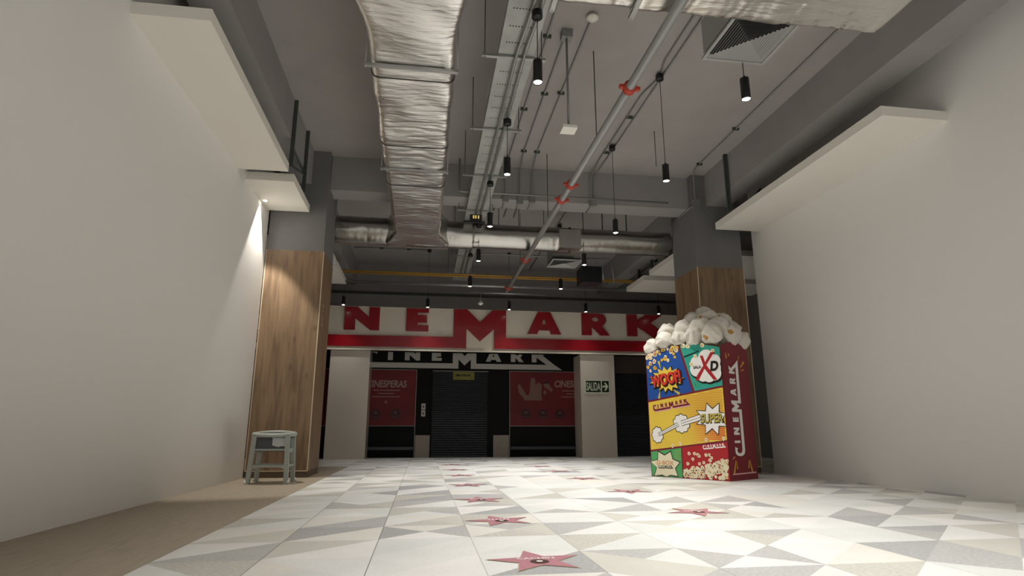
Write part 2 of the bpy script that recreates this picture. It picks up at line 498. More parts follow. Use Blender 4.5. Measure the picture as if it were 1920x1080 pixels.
# round duct across, beyond the first beam
rd = thing('foil_wrapped_round_duct', (1.4, 11.0, 4.1), 'round foil-wrapped duct crossing the hall behind the ceiling beam', 'air duct')
def circ(r, n=40): return [(r*math.cos(2*PI*k/n), r*math.sin(2*PI*k/n), math.cos(2*PI*k/n), math.sin(2*PI*k/n)) for k in range(n)]
mb = foil_sweep(6.55, lambda p: circ(.235+(.02 if p < 2.6 else 0)), lambda p, x, z: Vector((-1.75+p, 11.0-x, 4.36+z)), .02, .010, 15.2, straps=(.62, 4.2), finefn=lambda p: .55)
mb.build('foil_wrap', M_foil2, rd)
for x in (-1.10, 2.75):
    s = MB(); pts = [Vector((x, 11.0+.25*math.cos(2*PI*k/24), 4.36+.25*math.sin(2*PI*k/24))) for k in range(25)]
    s.tube(pts, .010, 6); s.build('strap', M_strap, rd)
for x in (.95, 1.35, 1.75, 2.25, 3.05, 3.45, 3.95):
    r = MB(); r.tube([(x, 11.0, 4.58), (x, 11.0, CZ)], .008 if x < 3.4 else .014, 6); r.build('threaded_rod', M_steeld, rd)

# ------------------------------------------------------------------ vents
def diffuser(x0, y0, z, s, label, plen_z, plen_m, plen_y=None, plen_x=None):
    cx, cy = x0+s/2, y0+s/2
    t = thing('ceiling_diffuser', (cx, cy, z), label, 'air vent', 'square four-way vents')
    f = MB(); e = .03
    f.box(x0, x0+s, y0, y0+e, z, z+.02); f.box(x0, x0+s, y0+s-e, y0+s, z, z+.02)
    f.box(x0, x0+e, y0+e, y0+s-e, z, z+.02); f.box(x0+s-e, x0+s, y0+e, y0+s-e, z, z+.02)
    f.build('frame', M_vent, t)
    v = MB(); h = s/2-e
    n = 11
    for k in range(n):
        a = h*(1-k/n); c = h*(1-(k+.5)/n); za = z+.010; zb = z+.022
        for i in range(4):
            R = Matrix.Rotation(i*PI/2, 3, 'Z')
            q = [Vector((-a, -a, za-z)), Vector((a, -a, za-z)), Vector((c, -c, zb-z)), Vector((-c, -c, zb-z))]
            v.add([R @ p+Vector((cx, cy, z)) for p in q], [(0, 1, 2, 3)])
    v.build('louvres', M_vent, t)
    d = MB(); d.box(x0+e, x0+s-e, y0+e, y0+s-e, z+.05, z+.06); d.build('dark_throat', M_ventd, t)
    p = MB(); yy = plen_y or (y0+.01, y0+s-.01)
    xx = plen_x or (x0+.02, x0+s-.02)
    p.box(xx[0], xx[1], yy[0], yy[1], z+.062, plen_z); p.build('plenum_box', plen_m, t)
    return t
diffuser(2.57, 4.17, 4.2, .64, 'grey square louvred vent at the top right corner beside the overhead duct', 4.62, M_vent)
diffuser(2.50, 11.37, 4.06, .62, 'square louvred vent hanging under the round duct in mid hall', 4.50, M_foil2, (10.74, 11.9), (2.50, 2.93))

# ------------------------------------------------------------------ cable tray
TX0, TX1, TZ = .675, 1.055, 4.62
tray = thing('cable_tray', (.865, 9.6, TZ), 'perforated galvanised cable tray running away down the hall ceiling', 'cable tray')
b = MB(); b.box(TX0, TX1, 4.25, 15.6, TZ, TZ+.004); b.box(TX0-.003, TX0, 4.25, 15.6, TZ, TZ+.10); b.box(TX1, TX1+.003, 4.25, 15.6, TZ, TZ+.10)
y = 4.35
while y < 13:
    for k in range(9):
        x = .865+(k-4)*.030-.01; b.add([(x-.007, y-.009, TZ-.0015), (x+.007, y-.009, TZ-.0015), (x+.007, y+.009, TZ-.0015), (x-.007, y+.009, TZ-.0015)], [(3, 2, 1, 0)], 1)
    y += .26
b.build('channel', [M_tray, M_hole], tray)
for y in (5.62, 7.22, 8.72, 10.28, 11.8, 13.2, 14.8):
    h = MB(); h.box(.50, 1.19, y-.02, y+.02, TZ-.03, TZ-.005); h.build('hanger_channel', M_galv, tray)
    for x in (.53, 1.15):
        r = MB(); r.tube([(x, y, TZ-.04), (x, y, CZ)], .006, 6); r.build('threaded_rod', M_steeld, tray)

# ------------------------------------------------------------------ conduits
def conduit(pts, label, r=.0125, clamps=(), boxes=(), m=None, name='conduit', cat='conduit', grp='grey electrical conduits', rad=.1):
    P0 = Vector(pts[len(pts)//2])
    t = thing(name, P0, label, cat, grp)
    b = MB(); b.tube(bend(pts, rad), r, 10); b.build('pipe', m or M_cond, t)
    for c in clamps:
        k = MB(); x, y, z = c; k.box(x-.05, x+.05, y-.014, y+.014, z-.022, z+.022); k.build('clamp', M_steeld, t)
    for c in boxes:
        k = MB(); x, y, z, sx, sy, sz = c; k.box(x-sx, x+sx, y-sy, y+sy, z-sz, z+sz); k.build('junction_box', M_cond, t)
    return t
zc = CZ-.02
conduit([(1.34, 4.2, zc), (1.34, 9.45, zc), (1.34, 9.93, zc-.12), (1.34, 9.93, 4.75)], 'grey conduit on the ceiling just right of the cable tray', clamps=[(1.34, 7.9, zc), (1.34, 6.2, zc)], boxes=[(1.34, 9.925, 4.72, .05, .04, .06)])
conduit([(1.555, 6.1, zc), (1.565, 9.40, zc), (1.60, 9.93, zc-.12), (1.60, 9.93, 4.75)], 'grey conduit running from the access point mount to the beam', clamps=[(1.56, 7.45, zc), (1.56, 9.25, zc)], boxes=[(1.60, 9.925, 4.71, .055, .04, .08)])
conduit([(1.785, 5.85, zc), (1.79, 9.35, zc), (1.82, 9.93, zc-.12), (1.82, 9.93, 4.75)], 'grey conduit running from the smoke detector to the beam', clamps=[(1.785, 7.4, zc), (1.79, 9.25, zc)], boxes=[(1.82, 9.925, 4.73, .05, .04, .06)])
conduit([(2.94, 4.2, zc), (2.94, 6.5, zc), (3.0, 6.7, zc), (3.0, 6.95, zc), (2.93, 7.25, zc), (2.93, 9.35, zc), (2.92, 9.935, zc-.1), (2.92, 9.935, 4.78)], 'left conduit of the pair on the ceiling right of the sprinkler pipe', clamps=[(2.97, 7.9, zc), (2.97, 9.1, zc)], boxes=[(2.95, 9.925, 4.74, .065, .04, .065)])
conduit([(3.05, 4.2, zc), (3.05, 9.35, zc), (2.98, 9.935, zc-.1), (2.98, 9.935, 4.78)], 'right conduit of the pair on the ceiling right of the sprinkler pipe')
conduit([(2.95, 10.0, 4.715), (2.95, 10.43, 4.715), (2.95, 10.6, zc), (2.95, 12.8, zc), (3.0, 16.9, zc)], 'grey conduit behind the beam feeding the far right pendants', clamps=[(2.95, 11.6, zc)])
for x, lb in ((1.34, 'left'), (1.60, 'middle'), (1.82, 'right')):
    conduit([(x, 10.0, 4.72), (x, 10.45, 4.72), (x+.02, 10.62, zc), (x+.05, 12.5, zc)], lb+' of three short conduits dropping behind the beam to the ceiling', clamps=[(x+.02, 10.9, zc)])
conduit([(4.74, 4.6, zc), (4.76, 9.55, zc), (4.85, 9.76, zc-.12), (4.85, 9.76, 4.82)], 'grey conduit along the ceiling down to a box on the right column', clamps=[(4.75, 8.0, zc), (4.76, 9.3, zc)], boxes=[(4.86, 9.755, 4.76, .06, .045, .075)])
conduit([(4.79, 9.78, 4.72), (4.79, 10.75, 4.70)], 'short grey conduit along the inner side of the right column')
# conduits slung under the cable tray (feed the pendants)
conduit([(.905, 4.25, 4.575), (.905, 4.8, 4.575), (.86, 5.5, 4.575), (.845, 15.2, 4.575)], 'left conduit slung under the cable tray', r=.018, m=M_galv, rad=.2)
conduit([(.975, 4.25, 4.575), (.985, 4.8, 4.575), (.945, 5.4, 4.575), (.94, 15.2, 4.575)], 'right conduit slung under the cable tray', r=.018, m=M_galv, rad=.2)
conduit([(.50, 9.75, CZ), (.50, 9.75, 4.75), (4.32, 9.75, 4.75)], 'grey pipe dropping from the ceiling then crossing the face of the beam', r=.017, rad=.05)
conduit([(-1.9, 15.34, zc), (-1.75, 15.3, zc), (.04, 15.3, zc)], 'grey conduit on the far left ceiling ending at a pendant canopy', clamps=[(-1.2, 15.3, zc), (-.5, 15.3, zc)])
conduit([(.58, 13.9, 5.3), (.58, 13.9, 4.88), (4.55, 13.9, 4.88), (4.62, 13.9, 4.3)], 'grey pipe crossing behind the round duct and turning down at the right', r=.02, rad=.08)
conduit([(-2.0, 14.0, 4.36), (5.7, 14.0, 4.37)], 'yellow gas pipe crossing the far hall, upper of the two', r=.018, m=M_yel, name='gas_pipe', cat='pipe', grp='yellow pipes across the far hall')
conduit([(-2.0, 14.0, 4.315), (5.7, 14.0, 4.325)], 'yellow gas pipe crossing the far hall, lower of the two', r=.014, m=M_yel, name='gas_pipe', cat='pipe', grp='yellow pipes across the far hall')
conduit([(-1.95, 14.5, 4.22), (5.12, 14.5, 4.24)], 'thick grey pipe crossing the far hall below the yellow pipes', r=.038, m=M_galv, name='water_pipe', cat='pipe', grp='thick grey pipes')

# sprinkler main with red grooved couplings
sp = thing('sprinkler_pipe', (1.94, 9, 4.0), 'long grey sprinkler pipe with red couplings running down the hall', 'pipe')
b = MB(); b.tube([(1.94, 3.3, 4.03), (1.94, 14.2, 4.03)], .045, 16); b.build('pipe', mat('painted_grey_pipe', '#979896', .4, .3), sp)
for y in (5.12, 7.56, 8.12, 11.36, 13.8):
    c = MB(); c.lathe((1.94, y, 4.03), [(.045, -.035), (.068, -.033), (.068, .033), (.045, .035)], 16, axis='Y')
    c.box(1.94-.105, 1.94-.055, y-.02, y+.02, 4.02, 4.055); c.box(1.94+.055, 1.94+.105, y-.02, y+.02, 4.005, 4.04)
    c.build('coupling', M_rust, sp)
for y in (6.43, 9.35, 12.3):
    r = MB(); r.tube([(1.985, y, 4.07), (1.985, y, CZ)], .007, 6); r.build('threaded_rod', M_steeld, sp)
b = MB(); b.tube([(1.05, 14.2, 3.98), (2.95, 14.2, 3.98)], .02, 10); b.tube([(1.94, 14.2, 3.98), (1.94, 14.2, 4.03)], .03, 10); b.build('branch_pipe', M_galv, sp)
r = MB(); r.tube([(3.52, 8.3, CZ), (3.52, 8.3, 4.75)], .006, 6)
tag(r.build('threaded_rod', M_steeld), 'loose threaded rod hanging from the ceiling between the two right pendants', 'rod')

# ------------------------------------------------------------------ small ceiling devices
t = thing('wireless_access_point', (1.555, 6.1, 4.05), 'white square device hanging on a grey rod from the ceiling', 'ceiling device')
b = MB(); b.box(1.47, 1.64, 6.02, 6.19, 4.05, 4.085); b.build('housing', M_whitep, t)
b = MB(); b.lathe((1.555, 6.1, 4.085), [(.06, 0), (.05, .02), (.02, .035)], 16); b.build('collar', M_steeld, t)
b = MB(); b.tube([(1.555, 6.1, 4.1), (1.555, 6.1, 5.26)], .014, 10); b.build('rod', M_cond, t)
b = MB(); b.box(1.49, 1.62, 6.04, 6.16, 5.25, CZ-.001); b.build('ceiling_box', M_cond, t)
def detector(x, y, z, label, stem=None):
    t = thing('smoke_detector', (x, y, z), label, 'smoke detector')
    b = MB(); b.lathe((x, y, z), [(0, -.055), (.03, -.05), (.045, -.03), (.068, -.022), (.07, 0), (.0, 0)], 24); b.build('housing', M_whitep, t)
    b = MB(); b.lathe((x, y, z), [(.05, 0), (.05, .03), (0, .03)], 20); b.build('base', M_whitep, t)
    if stem: b = MB(); b.tube([(x, y, z+.03), (x, y, stem)], .01, 8); b.build('stem', M_cond, t)
    return t
detector(1.784, 5.77, CZ-.035, 'white round smoke detector on the ceiling next to the overhead duct')
detector(1.31, 14.2, 3.72, 'white round detector hanging above the M of the big cinema sign', 3.97)
t = thing('emergency_light', (.84, 10.3, 4.38), 'small black lamp box with yellow marks under the cable tray', 'light fixture')
b = MB(); b.box(.735, .955, 10.27, 10.33, 4.42, 4.53); b.build('box', M_black, t)
b = MB(); b.box(.62, 1.0, 10.29, 10.33, 4.385, 4.41); b.build('bar', M_black, t)
b = MB()
for x in (.80, .84, .89): b.box(x-.012, x+.012, 10.262, 10.269, 4.45, 4.51)
b.build('lit_mark', mat('amber_mark', '#d8c070', .5, emit='#d8b860', estr=.6), t)
b = MB(); b.tube([(.93, 10.3, 4.53), (.93, 10.3, 4.62)], .012, 8); b.build('bracket', M_cond, t)
t = thing('fan_coil_unit', (3.85, 13.2, 4.02), 'black boxed fan unit high up in the far right of the hall', 'fan unit')
b = MB(); b.box(3.55, 4.02, 13.0, 13.5, 4.04, 4.42); b.build('housing', M_black, t)
b = MB(); b.tube([(4.05, 13.0, 4.44), (4.05, 13.0, 4.10)], .018, 8); b.tube([(3.6, 13.2, 4.42), (3.6, 13.2, CZ)], .008, 6); b.tube([(3.97, 13.2, 4.42), (3.97, 13.2, CZ)], .008, 6); b.build('bracket', M_galv, t)

# ------------------------------------------------------------------ pendants
def pendant(x, y, ztop, label, grp, watts=None):
    t = thing('pendant_lamp', (x, y, 3.80), label, 'pendant lamp', grp)
    b = MB(); b.lathe((x, y, ztop-.075), [(0, 0), (.05, 0), (.052, .01), (.052, .07), (.04, .075), (0, .075)], 20); b.build('canopy', M_black, t)
    b = MB(); b.tube([(x, y, 4.03), (x, y, ztop-.07)], .0045, 6); b.build('cord', M_black, t)
    b = MB(); b.lathe((x, y, 3.80), [(.036, .008), (.042, 0), (.043, .01), (.043, .225), (.03, .232), (.008, .234), (.008, .26), (0, .26)], 24); b.build('lamp_body', M_black, t)
    b = MB(); b.lathe((x, y, 3.80), [(0, -.004), (.02, -.002), (.0375, .006)], 20); b.build('lamp_lens', M_lens, t)
    L = bpy.data.lights.new('lamp_light', 'SPOT'); L.energy = watts or LAMP_W; L.color = LAMP_COL; L.spot_size = math.radians(92); L.spot_blend = 1.0; L.shadow_soft_size = .04
    lo = bpy.data.objects.new('lamp_light', L); COL.objects.link(lo); lo.parent = t; lo.location = (0, 0, -.02)
    return t
GA, GB, GC = 'row of pendants beneath the cable tray', 'row of pendants right of the sprinkler pipe', 'pendants in front of the cinema sign'
pendant(.946, 4.81, 4.56, 'nearest black cylinder pendant under the cable tray, topmost in view', GA)
pendant(.946, 6.86, 4.56, 'second black pendant along the cable tray, level with the white square device', GA)
pendant(.946, 8.83, 4.56, 'third black pendant along the cable tray, seen before the beam', GA)
pendant(.946, 10.8, 4.56, 'fourth black pendant along the tray, in front of the round foil duct', GA)
pendant(.946, 12.85, 4.56, 'fifth and farthest black pendant along the cable tray', GA)
pendant(2.99, 4.80, zc-.01, 'black pendant at the right edge below the square vent', GB)
pendant(2.99, 6.76, zc-.01, 'black pendant at the right with a long cord from a black canopy', GB)
pendant(2.99, 8.84, zc-.01, 'black pendant hanging in front of the right half of the beam', GB)
pendant(2.99, 10.78, zc-.05, 'black pendant beside the square vent under the round duct', GB)
pendant(2.99, 12.8, zc-.01, 'farthest black pendant of the right row, below the yellow pipes', GB)
for x, lb in ((-2.08, 'over the letter N at the left end of the sign'), (.04, 'over the letter E of the sign'), (2.17, 'just right of the big M of the sign'), (4.25, 'over the letter R of the sign'), (6.30, 'over the letter K at the right end of the sign')):
    pendant(x, 15.3 if x < 0 else 15.3, CZ, 'small black pendant '+lb, GC, LAMP_W*.16)
for x in (.946, 2.99):  # out of view: both rows carried on backwards, added to light the hall
    for y in (2.7, .6, -1.5, -3.6):
        pendant(x, y, CZ, 'unseen black pendant added for light, in the %s row hanging over or behind the viewpoint' % ('left' if x < 2 else 'right'), 'unseen pendants added for light over and behind the viewpoint')
# recessed downlight over the left column (its scallop falls on the wood)
t = thing('recessed_downlight', (-2.55, 9.25, 4.19), 'small round downlight set in the soffit board before the left column', 'downlight')
b = MB(); b.lathe((-2.55, 9.25, 4.198), [(.03, -.001), (.05, -.006), (.055, 0)], 20); b.build('bezel', M_whitep, t)
b = MB(); b.lathe((-2.55, 9.25, 4.197), [(0, 0), (.03, 0)], 20); b.build('lamp_lens', M_lens, t)
L = bpy.data.lights.new('lamp_light', 'SPOT'); L.energy = 230; L.color = (1, .94, .85); L.spot_size = math.radians(66); L.spot_blend = .3; L.shadow_soft_size = .03
lo = bpy.data.objects.new('lamp_light', L); COL.objects.link(lo); lo.parent = t; lo.location = (0, 0, -.02)

# ------------------------------------------------------------------ the cinema wordmark
B0, T0 = 3.257, 3.868
LET = {
 'I': ([(-3.09, B0), (-3.09, T0), (-2.80, T0), (-2.80, B0)], []),
 'N': ([(-2.10, B0), (-2.10, T0), (-1.77, T0), (-1.47, 3.60), (-1.47, T0), (-1.20, T0), (-1.20, B0), (-1.43, B0), (-1.82, 3.56), (-1.82, B0)], []),
 'E': ([(-.506, B0), (-.506, T0), (.08, T0), (.08, 3.76), (-.21, 3.76), (-.21, 3.695), (.04, 3.695), (.04, 3.49), (-.21, 3.49), (-.21, 3.42), (.08, 3.42), (.08, B0)], []),
 'A': ([(2.745, B0), (3.04, T0), (3.38, T0), (3.68, B0), (3.40, B0), (3.36, 3.36), (3.06, 3.36), (3.02, B0)], [[(3.21, 3.69), (3.15, 3.53), (3.275, 3.53)]]),
 'R': ([(4.27, B0), (4.27, T0), (4.75, T0), (4.87, 3.85), (4.95, 3.78), (4.975, 3.68), (4.93, 3.58), (4.85, 3.51), (5.06, B0), (4.79, B0), (4.58, 3.48), (4.55, 3.48), (4.55, B0)], [[(4.66+.10*math.cos(a), 3.70+.062*math.sin(a)) for a in [k*PI/6 for k in range(12)]]]),
 'K': ([(5.57, B0), (5.57, T0), (5.86, T0), (5.86, 3.72), (6.12, T0), (6.60, T0), (6.26, 3.64), (6.97, 3.12), (6.50, 3.12), (5.86, 3.54), (5.86, B0)], []),
}
BAR = [(-4.05, 2.83), (.30, 2.83), (1.09, 2.83), (1.09, 3.36), (1.455, 3.02), (1.835, 3.36), (1.835, 2.83), (7.45, 2.83), (6.97, 3.12), (2.159, 3.12), (2.159, 3.88), (1.80, 3.88), (1.455, 3.54), (1.10, 3.88), (.745, 3.88), (.745, 3.12),
       (-4.0, 3.12), (-4.2, 3.18), (-4.33, 3.32), (-4.34, 3.46), (-4.24, 3.60), (-4.05, 3.66), (-3.90, 3.66), (-3.75, 3.58), (-3.55, 3.87), (-4.1, 3.87), (-4.35, 3.85), (-4.6, 3.68), (-4.7, 3.4), (-4.65, 3.12), (-4.45, 2.92)]

def wordmark(mb, fr, depth, m, lay=0.0, fatten=0.0):
    for k, (o, h) in LET.items(): mb.poly(o, h, fr, lay, depth, m)
    mb.poly(BAR, [], fr, lay, depth, m)

# big fascia sign
FY = 15.9
sg = thing('cinema_sign', (1.5, FY, 2.73), 'big cream fascia sign over the entrance with raised red letters and red bar', 'sign')
b = MB(); b.box(-5.4, 8.6, FY, FY+.25, 2.735, 3.90); b.build('fascia_panel', M_sign, sg)
b = MB(); b.box(-5.4, 8.6, FY-.07, FY+.25, 2.735, 2.775); b.build('bottom_ledge', M_sign, sg)
fr = lambda u, w_, n: Vector((u, FY-n, w_))
for k, (o, h) in LET.items():
    b = MB(); b.poly(o, h, fr, .01, .07, 0); tag(b.build('letter', M_red, sg), 'red letter '+k)
b = MB(); b.poly(BAR, [], fr, .01, .07, 0); tag(b.build('letter_bar', M_red, sg), 'red C, M and underline in one piece')

# pillars
def pillar(x0, x1, label):
    b = MB(); b.box(x0, x1, 15.9+.02, 16.65, 0, 2.73); b.box(x0-.004, x1+.004, 15.915, 16.655, 0, .015)
    return struct('entrance_pillar', b, M_pillar)
pillar(-2.40, -1.40, 'l'); pillar(4.22, 5.18, 'r')
t = thing('exit_sign', (4.68, 15.91, 1.68), 'dark green SALIDA exit sign with arrow on the right cream pillar', 'sign')
b = MB(); b.box(4.325, 5.03, 15.895, 15.915, 1.68, 2.045); b.build('plate', M_lum, t)
fr = lambda u, w_, n: Vector((u, 15.895-n, w_))
b = MB(); b.poly([(4.355, 1.71), (4.775, 1.71), (4.775, 2.015), (4.355, 2.015)], [], fr, .002, 0, 0); b.poly([(4.805, 1.71), (5.00, 1.71), (5.00, 2.015), (4.805, 2.015)], [], fr, .002, 0, 0); b.build('green_fields', M_green, t)
b = MB(); b.text('SALIDA', fr, 4.37, 1.75, 4.76, 1.975, .004, off=.015)
b.poly([(4.82, 1.84), (4.91, 1.84), (4.865, 1.755), (4.91, 1.755), (4.985, 1.865), (4.91, 1.97), (4.865, 1.97), (4.91, 1.89), (4.82, 1.89)], [], fr, .004, 0, 0); b.build('lettering', M_lum, t)

# store front (recessed)
SY = 16.7
b = MB(); b.box(-6, 9, SY, SY+.15, 0, 3.2); struct('wall_back', b, M_store)
b = MB(); b.box(-6, 9, FY+.25, 17.4, 3.2, 3.3); struct('ceiling', b, M_beam)
b = MB(); b.box(5.18, 9, SY-.05, SY, 2.3, 3.2); struct('wall_back', b, mat('brown_header', '#5a4c44', .7))
fr = lambda u, w_, n: Vector((1.11+(u-1.452)*.462, SY-n, 2.37+(w_-2.83)*.49))
sw = thing('store_wordmark', (1.1, SY, 2.37), 'grey lettering with underline on the black wall below and behind the big red sign', 'sign')
for k, (o, h) in LET.items():
    b = MB(); b.poly(o, h, fr, .005, .04, 0); tag(b.build('letter', M_letgrey, sw), 'grey letter '+k)
b = MB(); b.poly(BAR, [], fr, .005, .04, 0); tag(b.build('letter_bar', M_letgrey, sw), 'grey C, M and underline in one piece')

def poster(x0, x1, z0, z1, label, kind):
    t = thing('wall_poster', ((x0+x1)/2, SY, z0), label, 'poster', 'red posters on the store front')
    b = MB(); b.box(x0, x1, SY-.02, SY-.001, z0, z1); b.build('print', M_poster, t)
    fr = lambda u, w_, n: Vector((u, SY-.02-n, w_))
    f = MB(); e = .018
    for q in ((x0-e, x0, z0-e, z1+e), (x1, x1+e, z0-e-(.8 if kind != 'p' else 0), z1+e) if kind == 'l' else (x1, x1+e, z0-e, z1+e), (x0, x1, z1, z1+e), (x0, x1, z0-e, z0)):
        f.box(q[0], q[1], SY-.03, SY-.001, max(.01, q[2]), q[3])
    if kind == 'r': f.box(x0-e, x0, SY-.03, SY-.001, .01, z0)
    f.build('frame', M_storefr, t)
    p = MB()
    def lines(cx, ws, zt):
        for i, ww in enumerate(ws):
            z = zt-.085*i; p.box(cx-ww/2, cx+ww/2, SY-.023, SY-.0201, z-.010, z+.010)
    def icon(cx, cz):
        p.poly([(cx+.13*math.cos(a), cz+.13*math.sin(a)) for a in [k*PI/10 for k in range(20)]], [], fr, .002, 0, 1)
        p.poly([(cx-.05, cz+.0), (cx+.05, cz+.0), (cx+.04, cz+.07), (cx-.04, cz+.07)], [], fr, .004, 0, 2)
        p.box(cx-.07, cx+.07, SY-.026, SY-.0225, cz-.085, cz-.065, 2)
    if kind == 'l':
        p.text('CINESPERAS', fr, -1.52, 1.835, -.46, 2.03, .003, off=.03, shear=.1)
        lines(-.98, (.72, .42, .74), 1.76); icon(-1.24, 1.13); icon(-.72, 1.14)
        p.box(-1.01, -.96, SY-.023, SY-.0201, 1.42, 1.48)
    elif kind == 'r':
        p.text('CINESPERAS', fr, 3.65, 1.885, 4.75, 2.08, .003, off=.03, shear=.1)
        lines(4.25, (.74, .5, .8), 1.79); icon(2.84, 1.15); icon(3.32, 1.15); icon(3.80, 1.15)
        # snack group: cup, bucket, bottle shapes
        p.poly([(2.78, 1.52), (3.30, 1.52), (3.28, 1.66), (2.80, 1.66)], [], fr, .003, 0, 3)
        p.poly([(2.93, 1.66), (3.27, 1.66), (3.30, 1.95), (3.20, 2.02), (3.12, 1.95), (3.10, 2.13), (2.98, 2.14), (2.96, 1.9)], [], fr, .003, 0, 3)
        p.poly([(2.60, 1.90), (2.66, 1.98), (2.72, 1.88), (2.82, 1.72), (2.92, 1.56), (2.84, 1.52), (2.66, 1.70)], [], fr, .004, 0, 3)
        p.poly([(3.34, 1.98), (3.46, 2.02), (3.62, 1.80), (3.56, 1.76), (3.36, 1.90)], [], fr, .004, 0, 3)
        p.poly([(3.34, 2.02), (3.50, 2.04), (3.50, 2.0), (3.34, 1.97)], [], fr, .005, 0, 1)
        p.poly([(3.38+.05*math.cos(a), 1.74+.06*math.sin(a)) for a in [k*PI/6 for k in range(12)]], [], fr, .005, 0, 3)
    else:
        lines(-3.2, (.8, .5, .7), 1.8); icon(-3.0, 1.15)
    p.build('printed_motif', [M_postxt, M_posdk, mat('icon_dim', '#6a3a3a', .6), M_posfood], t)
    return t
poster(-1.62, -.20, .83, 2.31, 'dark red poster with text and two round icons left of the middle shutter', 'l')
poster(2.39, 4.45, .83, 2.31, 'dark red poster with snack picture right of the middle shutter', 'r')
poster(-4.2, -2.42, .83, 2.31, 'dark red poster sliver seen between left column and left pillar', 'p')
for x0, x1, lb in ((-1.6, -.17, 'left'), (2.41, 4.4, 'right')):
    b = MB(); b.box(x0, x1, SY-.10, SY-.001, .20, .275)
    tag(b.build('window_ledge', mat('dark_ledge', '#44444a', .5)), 'low dark ledge under the %s red poster' % lb, 'ledge', 'ledges under the posters')
for x0, x1, lb in ((-.17, .215, 'left'), (1.93, 2.36, 'right')):
    b = MB(); b.box(x0, x1, SY-.03, SY-.001, 0, .578)
    tag(b.build('base_panel', M_bpanel), 'beige stone base panel %s of the roller shutter' % lb, 'wall panel', 'beige base panels beside the shutter')
def shutter(x0, x1, z1, label, frame=True):
    t = thing('roller_shutter', ((x0+x1)/2, SY-.04, 0), label, 'roller shutter', 'roller shutters')
    b = MB(); z = .06; n = 0
    while z < z1-.04:
        zz = z+.062
        b.add([(x0, SY-.035, z), (x1, SY-.035, z), (x1, SY-.06, z+.022), (x0, SY-.06, z+.022), (x1, SY-.055, z+.045), (x0, SY-.055, z+.045), (x1, SY-.035, zz), (x0, SY-.035, zz)],
              [(0, 1, 2, 3), (3, 2, 4, 5), (5, 4, 6, 7)]); z = zz
    b.build('slats', M_shut, t)
    b = MB(); b.box(x0, x1, SY-.065, SY-.03, 0.005, .06); b.build('bottom_rail', M_shut, t)
    for xa in (x0-.03, x1): g = MB(); g.box(xa, xa+.03, SY-.07, SY-.001, 0, z1); g.build('guide_rail', M_store, t)
    if frame: g = MB(); g.box(x0-.02, x1+.02, SY-.08, SY-.001, z1, z1+.022); g.build('head_trim', M_storefr, t)
    return t
shutter(.26, 1.76, 2.285, 'dark grey roller shutter closing the middle entrance')
shutter(5.25, 7.6, 2.29, 'dark roller shutter right of the right cream pillar', False)
t = thing('notice_sign', (1.09, 16.62, 2.06), 'small yellow notice at the top of the middle shutter', 'sign')
b = MB(); b.box(.80, 1.385, 16.615, 16.63, 2.06, 2.275); b.build('plate', M_olive, t)
b = MB()
for x0, x1 in ((.87, 1.0), (1.02, 1.06), (1.08, 1.14), (1.16, 1.20), (1.22, 1.28)): b.box(x0, x1, 16.612, 16.6145, 2.155, 2.21)
b.build('worn_print', M_gblk, t)
for z, lb in ((1.25, 'upper'), (1.07, 'lower')):
    t = thing('wall_switch', (.02, SY-.02, z), lb+' of two small grey switch plates left of the shutter', 'switch', 'switch plates by the shutter')
    b = MB(); b.box(-.035, .075, SY-.018, SY-.001, z, z+.165); b.build('plate', M_letgrey, t)
    b = MB(); b.box(.0, .04, SY-.024, SY-.018, z+.05, z+.11); b.build('key', M_plastd, t)

# ------------------------------------------------------------------ floor stars
M_star = mat('star_pink', '#bb848c', .4, var=.08, vscale=30)
M_stare = mat('star_gold_edge', '#cfc09a', .4)
M_starw = mat('star_white', '#f2ece4', .5)
M_stard = mat('star_dark', '#4a352c', .5)
def star(x, y, rot, label, word=None, R=.275, sq=1.0):
    t = thing('floor_star', (x, y, 0), label, 'floor star', 'pink stars in the floor')
    def fr(u, w_, n): return Vector((x+u, y+w_*sq, n))
    def pts(R1):
        o = []
        for k in range(10):
            a = math.radians(90+rot+36*k); r = R1 if k % 2 == 0 else R1*.42
            o.append((r*math.cos(a), r*math.sin(a)))
        return o
    b = MB(); b.poly(pts(R*1.045), [], fr, .0025, 0, 0); b.build('brass_edge', M_stare, t)
    b = MB(); b.poly(pts(R), [], fr, .004, 0, 0); b.build('star_inlay', M_star, t)
    e = MB()
    e.poly([(.008+.052*math.cos(k*PI/10), -.038+.052*math.sin(k*PI/10)) for k in range(20)], [], fr, .0055, 0, 1)
    e.poly([(.008+.018*math.cos(k*PI/8), -.038+.018*math.sin(k*PI/8)) for k in range(16)], [], fr, .007, 0, 0)
    e.build('round_emblem', [M_starw, M_stard], t)
    n = MB()
    if word: n.text(word, fr, -.105, .025, .105, .068, .0055, off=.02)
    else:
        for k in range(6): n.box(x-.09+k*.03, x-.072+k*.03, y+.03, y+.065, .0045, .0055)
    n.build('name_lettering', M_starw, t)
    return t
SL = ['nearest and largest pink floor star with white lettering, at the bottom centre', 'second pink floor star of the central line', 'third pink floor star of the central line, on a white triangle', 'fourth pink floor star of the central line', 'fifth small floor star of the central line', 'sixth tiny floor star of the central line', 'seventh and farthest floor star of the central line']
for (x, y, r), lb in zip([(.645, 3.46, 6), (.635, 4.98, 14), (.617, 6.47, 4), (.615, 8.2, -6), (.63, 9.95, 3), (.635, 11.4, 8), (.64, 13.1, 0)], SL):
    star(x, y, r, lb, 'CACHIN' if y < 4 else None)
SR = ['nearest pink floor star of the right line, near the right edge', 'second pink floor star of the right line, pointing left', 'third floor star of the right line, left of the popcorn display', 'fourth floor star of the right line', 'farthest floor star of the right line']
